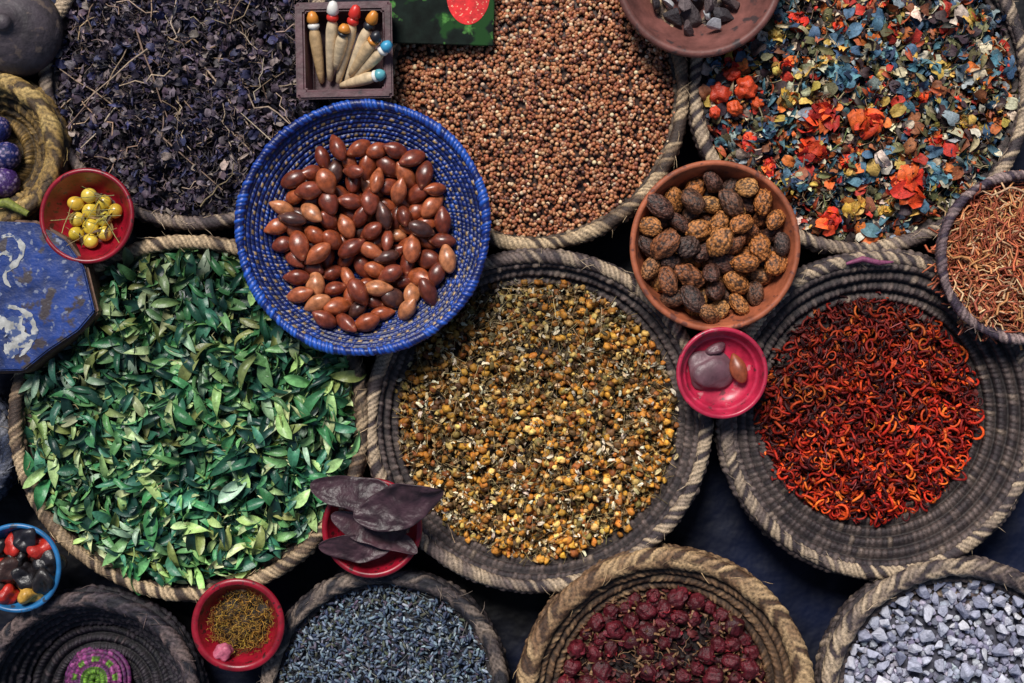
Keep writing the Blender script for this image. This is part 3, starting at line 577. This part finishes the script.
# ================================================= kohl box
def prism(poly,h,bev,mat,name,segs=2):
    bm=bmesh.new(); vs=[bm.verts.new((p[0],p[1],0)) for p in poly]; f=bm.faces.new(vs)
    r=bmesh.ops.extrude_face_region(bm,geom=[f]); bmesh.ops.translate(bm,verts=[v for v in r['geom'] if isinstance(v,bmesh.types.BMVert)],vec=(0,0,h))
    bmesh.ops.recalc_face_normals(bm,faces=bm.faces[:]); bmesh.ops.bevel(bm,geom=bm.edges[:],offset=bev,segments=segs,affect='EDGES')
    me=bpy.data.meshes.new(name); bm.to_mesh(me); bm.free(); me.materials.append(mat)
    for p in me.polygons: p.use_smooth=False
    return me
def sqbox(s,h,t,mat,name):
    bm=bmesh.new(); a=s/2;b=a-t;c=b*.9
    rings=[[(-q,-q,z),(q,-q,z),(q,q,z),(-q,q,z)] for q,z in [(a*.86,0),(a*.95,h*.5),(a,h),(b,h),(c,.005)]]
    R_=[[bm.verts.new(p) for p in r] for r in rings]
    for r0,r1 in zip(R_[:-1],R_[1:]):
        for k in range(4): bm.faces.new([r0[k],r0[(k+1)%4],r1[(k+1)%4],r1[k]])
    bm.faces.new(R_[-1]); bm.faces.new(R_[0][::-1]); bmesh.ops.recalc_face_normals(bm,faces=bm.faces[:])
    bmesh.ops.bevel(bm,geom=bm.edges[:],offset=.0018,segments=3,affect='EDGES')
    me=bpy.data.meshes.new(name); bm.to_mesh(me); bm.free(); me.materials.append(mat); return me
zb=.082; X,Y=W(344,50,zb+.035); M_boxm=mat_flat("dark_purple_clay",(.085,.035,.042),rough=.5,spec=.4,ns=50,lo=.4,hi=1.5,bs=200,bstr=.4,specks=(60,.64,(.03,.015,.02)))
ob("clay_box",sqbox(.094,.036,.009,M_boxm,"clay_box"),(X,Y,zb),(0,0,.02),label="square purple-brown clay box holding wooden kohl sticks",cat="box")
M_wood=mat_rand("pale_turned_wood",[(.6,.42,.25),(.72,.56,.36),(.5,.32,.15)],rough=.5,ns=90,lo=.6,hi=1.25,bs=300,bstr=.3)
def tipm(n_,c): return mat_flat(n_,c,rough=.35,ns=80,lo=.8,hi=1.15,bs=200,bstr=.05)
MT={'r':tipm("red_paint",(.6,.03,.02)),'w':tipm("white_paint",(.75,.72,.66)),'b':tipm("blue_paint",(.05,.3,.5)),'k':tipm("black_paint",(.015,.015,.02)),'o':tipm("orange_paint",(.6,.22,.03)),'t':tipm("teal_paint",(.1,.35,.4))}
stickbody=mk("stick_shaft",*lathe([(.0004,0),(.0022,.002),(.0032,.012),(.0044,.03),(.0048,.046),(.0042,.052),(.0032,.055)],20),M_wood)
_V,_F=lathe([(.0032,.055),(.0046,.057),(.0046,.0595),(.0034,.061)],20)
def stick(ax,ay,bx,by,z0,z1,c1,c2):
    x0,y0=W(ax,ay,z0); x1,y1=W(bx,by,z1); dx,dy,dz=x1-x0,y1-y0,z1-z0; L_=math.sqrt(dx*dx+dy*dy+dz*dz); s=L_/.07
    nm={'r':'red','w':'white','b':'blue','k':'black','o':'orange','t':'teal'}[c2]
    e=ob("kohl_stick",None,(x0,y0,z0),(0,math.acos(dz/L_),math.atan2(dy,dx)),label="pale wooden kohl stick with %s painted tip"%nm,cat="kohl stick",group="kohl sticks in the clay box")
    e.empty_display_size=.01; e.scale=(1.25,1.25,s)
    ob("shaft",stickbody,parent=e); ob("collar",mk("collar",_V,_F,MT[c1]),parent=e)
    V,F=lathe([(.0034,.061),(.0048,.063),(.0044,.067),(.0028,.0715),(.0004,.073)],20); ob("tip",mk("tip",V,F,MT[c2]),parent=e)
for a in [(322,84,312,14,.09,.118,'w','o'),(330,82,333,4,.092,.134,'r','w'),(338,84,356,8,.094,.134,'r','r'),(346,84,374,14,.096,.136,'k','o'),(350,76,378,34,.104,.138,'o','k'),(352,80,389,44,.1,.134,'w','b'),(340,86,383,74,.094,.122,'w','t'),(336,70,345,26,.104,.132,'k','o')]:
    stick(*a)
# ================================================= strawberry card
X,Y=W(442,10,.078); e=ob("printed_card",None,(X,Y,.084),(0,0,-.03),label="dark printed card with a red strawberry and leaves",cat="card"); e.empty_display_size=.02
M_card=mat_rand("dark_print",[(.004,.008,.006)]*2,rough=.7,spec=.1,ns=60,lo=.3,hi=2,bs=100,bstr=.02,specks=(34,.58,(.012,.05,.012)),specks2=(50,.64,(.08,.24,.05)))
ob("card_sheet",prism([(-.052,-.036),(.052,-.036),(.052,.045),(-.052,.045)],.003,.0006,M_card,"card_sheet"),parent=e)
M_bs=mat_flat("strawberry_print",(.6,.012,.015),rough=.5,spec=.2,ns=120,lo=.5,hi=1.4,bs=100,bstr=.02,specks=(330,.64,(.8,.4,.25)))
th=np.linspace(0,2*PI,48,endpoint=False); sx=.021*np.cos(th)*(1+.12*np.sin(th)); sy=.024*np.sin(th)
V=np.stack([np.append(sx,0)+.026,np.append(sy,0)+.008,np.full(49,.0034)],-1); F=np.array([[i,(i+1)%48,48] for i in range(48)])
ob("strawberry_print",mk("strawberry_print",V,F,M_bs),parent=e)
# ================================================= blue tin
M_tin=mat_flat("worn_blue_paint",(.006,.028,.15),rough=.42,spec=.45,ns=30,lo=.25,hi=1.7,bs=60,bstr=.6,bdist=.003,specks=(55,.62,(.04,.03,.035)),specks2=(140,.64,(.16,.18,.25)))
M_edge=mat_flat("rusty_brown_edge",(.12,.06,.035),rough=.6,ns=60,lo=.3,hi=1.6,bs=150,bstr=.6)
zt=.1; ctr=W(20,295,zt); poly=[W(a,b,zt) for a,b in [(-70,216),(36,220),(66,238),(86,266),(97,312),(80,332),(50,352),(24,373),(-70,376)]]
poly=[(p[0]-ctr[0],p[1]-ctr[1]) for p in poly][::-1]
e=ob("blue_tin",None,(ctr[0],ctr[1],.066),label="worn blue painted tin with pale scroll marks",cat="tin"); e.empty_display_size=.02
ob("tin_body",prism([(a*1.0,b*1.0) for a,b in poly],.029,.002,M_edge,"tin_body",2),parent=e)
ob("tin_lid",prism([(a*.965,b*.965) for a,b in poly],.006,.0015,M_tin,"tin_lid",3),(0,0,.028),parent=e)
M_wp=mat_flat("pale_worn_paint",(.4,.4,.38),rough=.5,ns=90,lo=.4,hi=1.3,bs=200,bstr=.3,specks=(110,.56,(.03,.06,.17)))
def flatstroke(pts,w,name):
    V=[];n=len(pts); P=np.array([[*W(a,b,zt)] for a,b in pts])-np.array(ctr)
    T=np.linspace(0,1,n); t2=np.linspace(0,1,n*6); Px=np.interp(t2,T,P[:,0]); Py=np.interp(t2,T,P[:,1])
    Px=np.convolve(np.pad(Px,3,'edge'),np.ones(7)/7,'valid'); Py=np.convolve(np.pad(Py,3,'edge'),np.ones(7)/7,'valid')
    tx=np.gradient(Px);ty=np.gradient(Py);l=np.hypot(tx,ty)+1e-9; ww=w*(.4+.6*np.sin(PI*t2))*(1+.3*np.sin(t2*23)+.2*np.sin(t2*57))
    for i in range(len(Px)): 
        V.append([Px[i]-ty[i]/l[i]*ww[i],Py[i]+tx[i]/l[i]*ww[i],.0344+i*.000004]); V.append([Px[i]+ty[i]/l[i]*ww[i],Py[i]-tx[i]/l[i]*ww[i],.0344+i*.000004])
    ob(name,mk(name,V,np.array([[2*i,2*i+1,2*i+3,2*i+2] for i in range(len(Px)-1)]),M_wp),parent=e)
flatstroke([(0,238),(10,234),(20,240),(24,252),(16,264),(6,270),(4,280),(12,288)],.0026,"scroll_mark")
flatstroke([(-4,256),(6,252),(12,256),(10,262)],.002,"scroll_mark")
flatstroke([(-6,322),(6,322),(16,328),(20,338),(14,348),(4,354)],.010,"scroll_mark")
flatstroke([(4,306),(20,308),(32,318),(36,332),(30,346),(18,358)],.0028,"scroll_mark")
V,F=tube([[*W(-10,205,.1),.101],[*W(8,203,.1),.102],[*W(28,214,.1),.100]],[.004,.005,.003],8)
ob("cloth_strip",mk("cloth_strip",V,F,M_petal,np.broadcast_to(np.array([.16,.18,.03]),V.shape)),label="short yellow-green cloth strip beside the blue tin",cat="cloth strip")
V,F=tube([[*W(846,264,.08),.081],[*W(862,259,.08),.083],[*W(878,263,.08),.083],[*W(893,262,.08),.081]],[.0015,.003,.0028,.001],8)
ob("purple_strip",mk("purple_strip",V,F,M_petal,np.broadcast_to(np.array([.2,.05,.11]),V.shape)),label="thin purple strip lying on a basket rim",cat="strip")
# ================================================= light, world, camera
el,az=54,110
w=bpy.data.worlds.new("World"); scene.world=w; w.use_nodes=True; nt=w.node_tree; bg=nt.nodes["Background"]
sky=nt.nodes.new("ShaderNodeTexSky"); sky.sky_type='NISHITA'; sky.sun_disc=False; sky.sun_elevation=math.radians(el); sky.sun_rotation=math.radians(90-az)
nt.links.new(sky.outputs[0],bg.inputs["Color"]); bg.inputs["Strength"].default_value=.07
s=bpy.data.lights.new("sun",'SUN'); s.energy=4.3; s.angle=math.radians(20); s.color=(1,.955,.9)
so=bpy.data.objects.new("sun",s); scene.collection.objects.link(so); so.rotation_euler=(0,math.radians(90-el),math.radians(az))
so.location=(0,0,2)
cam=bpy.data.cameras.new("camera"); cam.sensor_width=36; cam.lens=36*D/1.024; cam.clip_start=.05; cam.clip_end=50
co=bpy.data.objects.new("camera",cam); scene.collection.objects.link(co); co.location=(0,0,CAMZ); scene.camera=co
scene.view_settings.view_transform='Standard'; scene.view_settings.look='None'; scene.view_settings.exposure=0
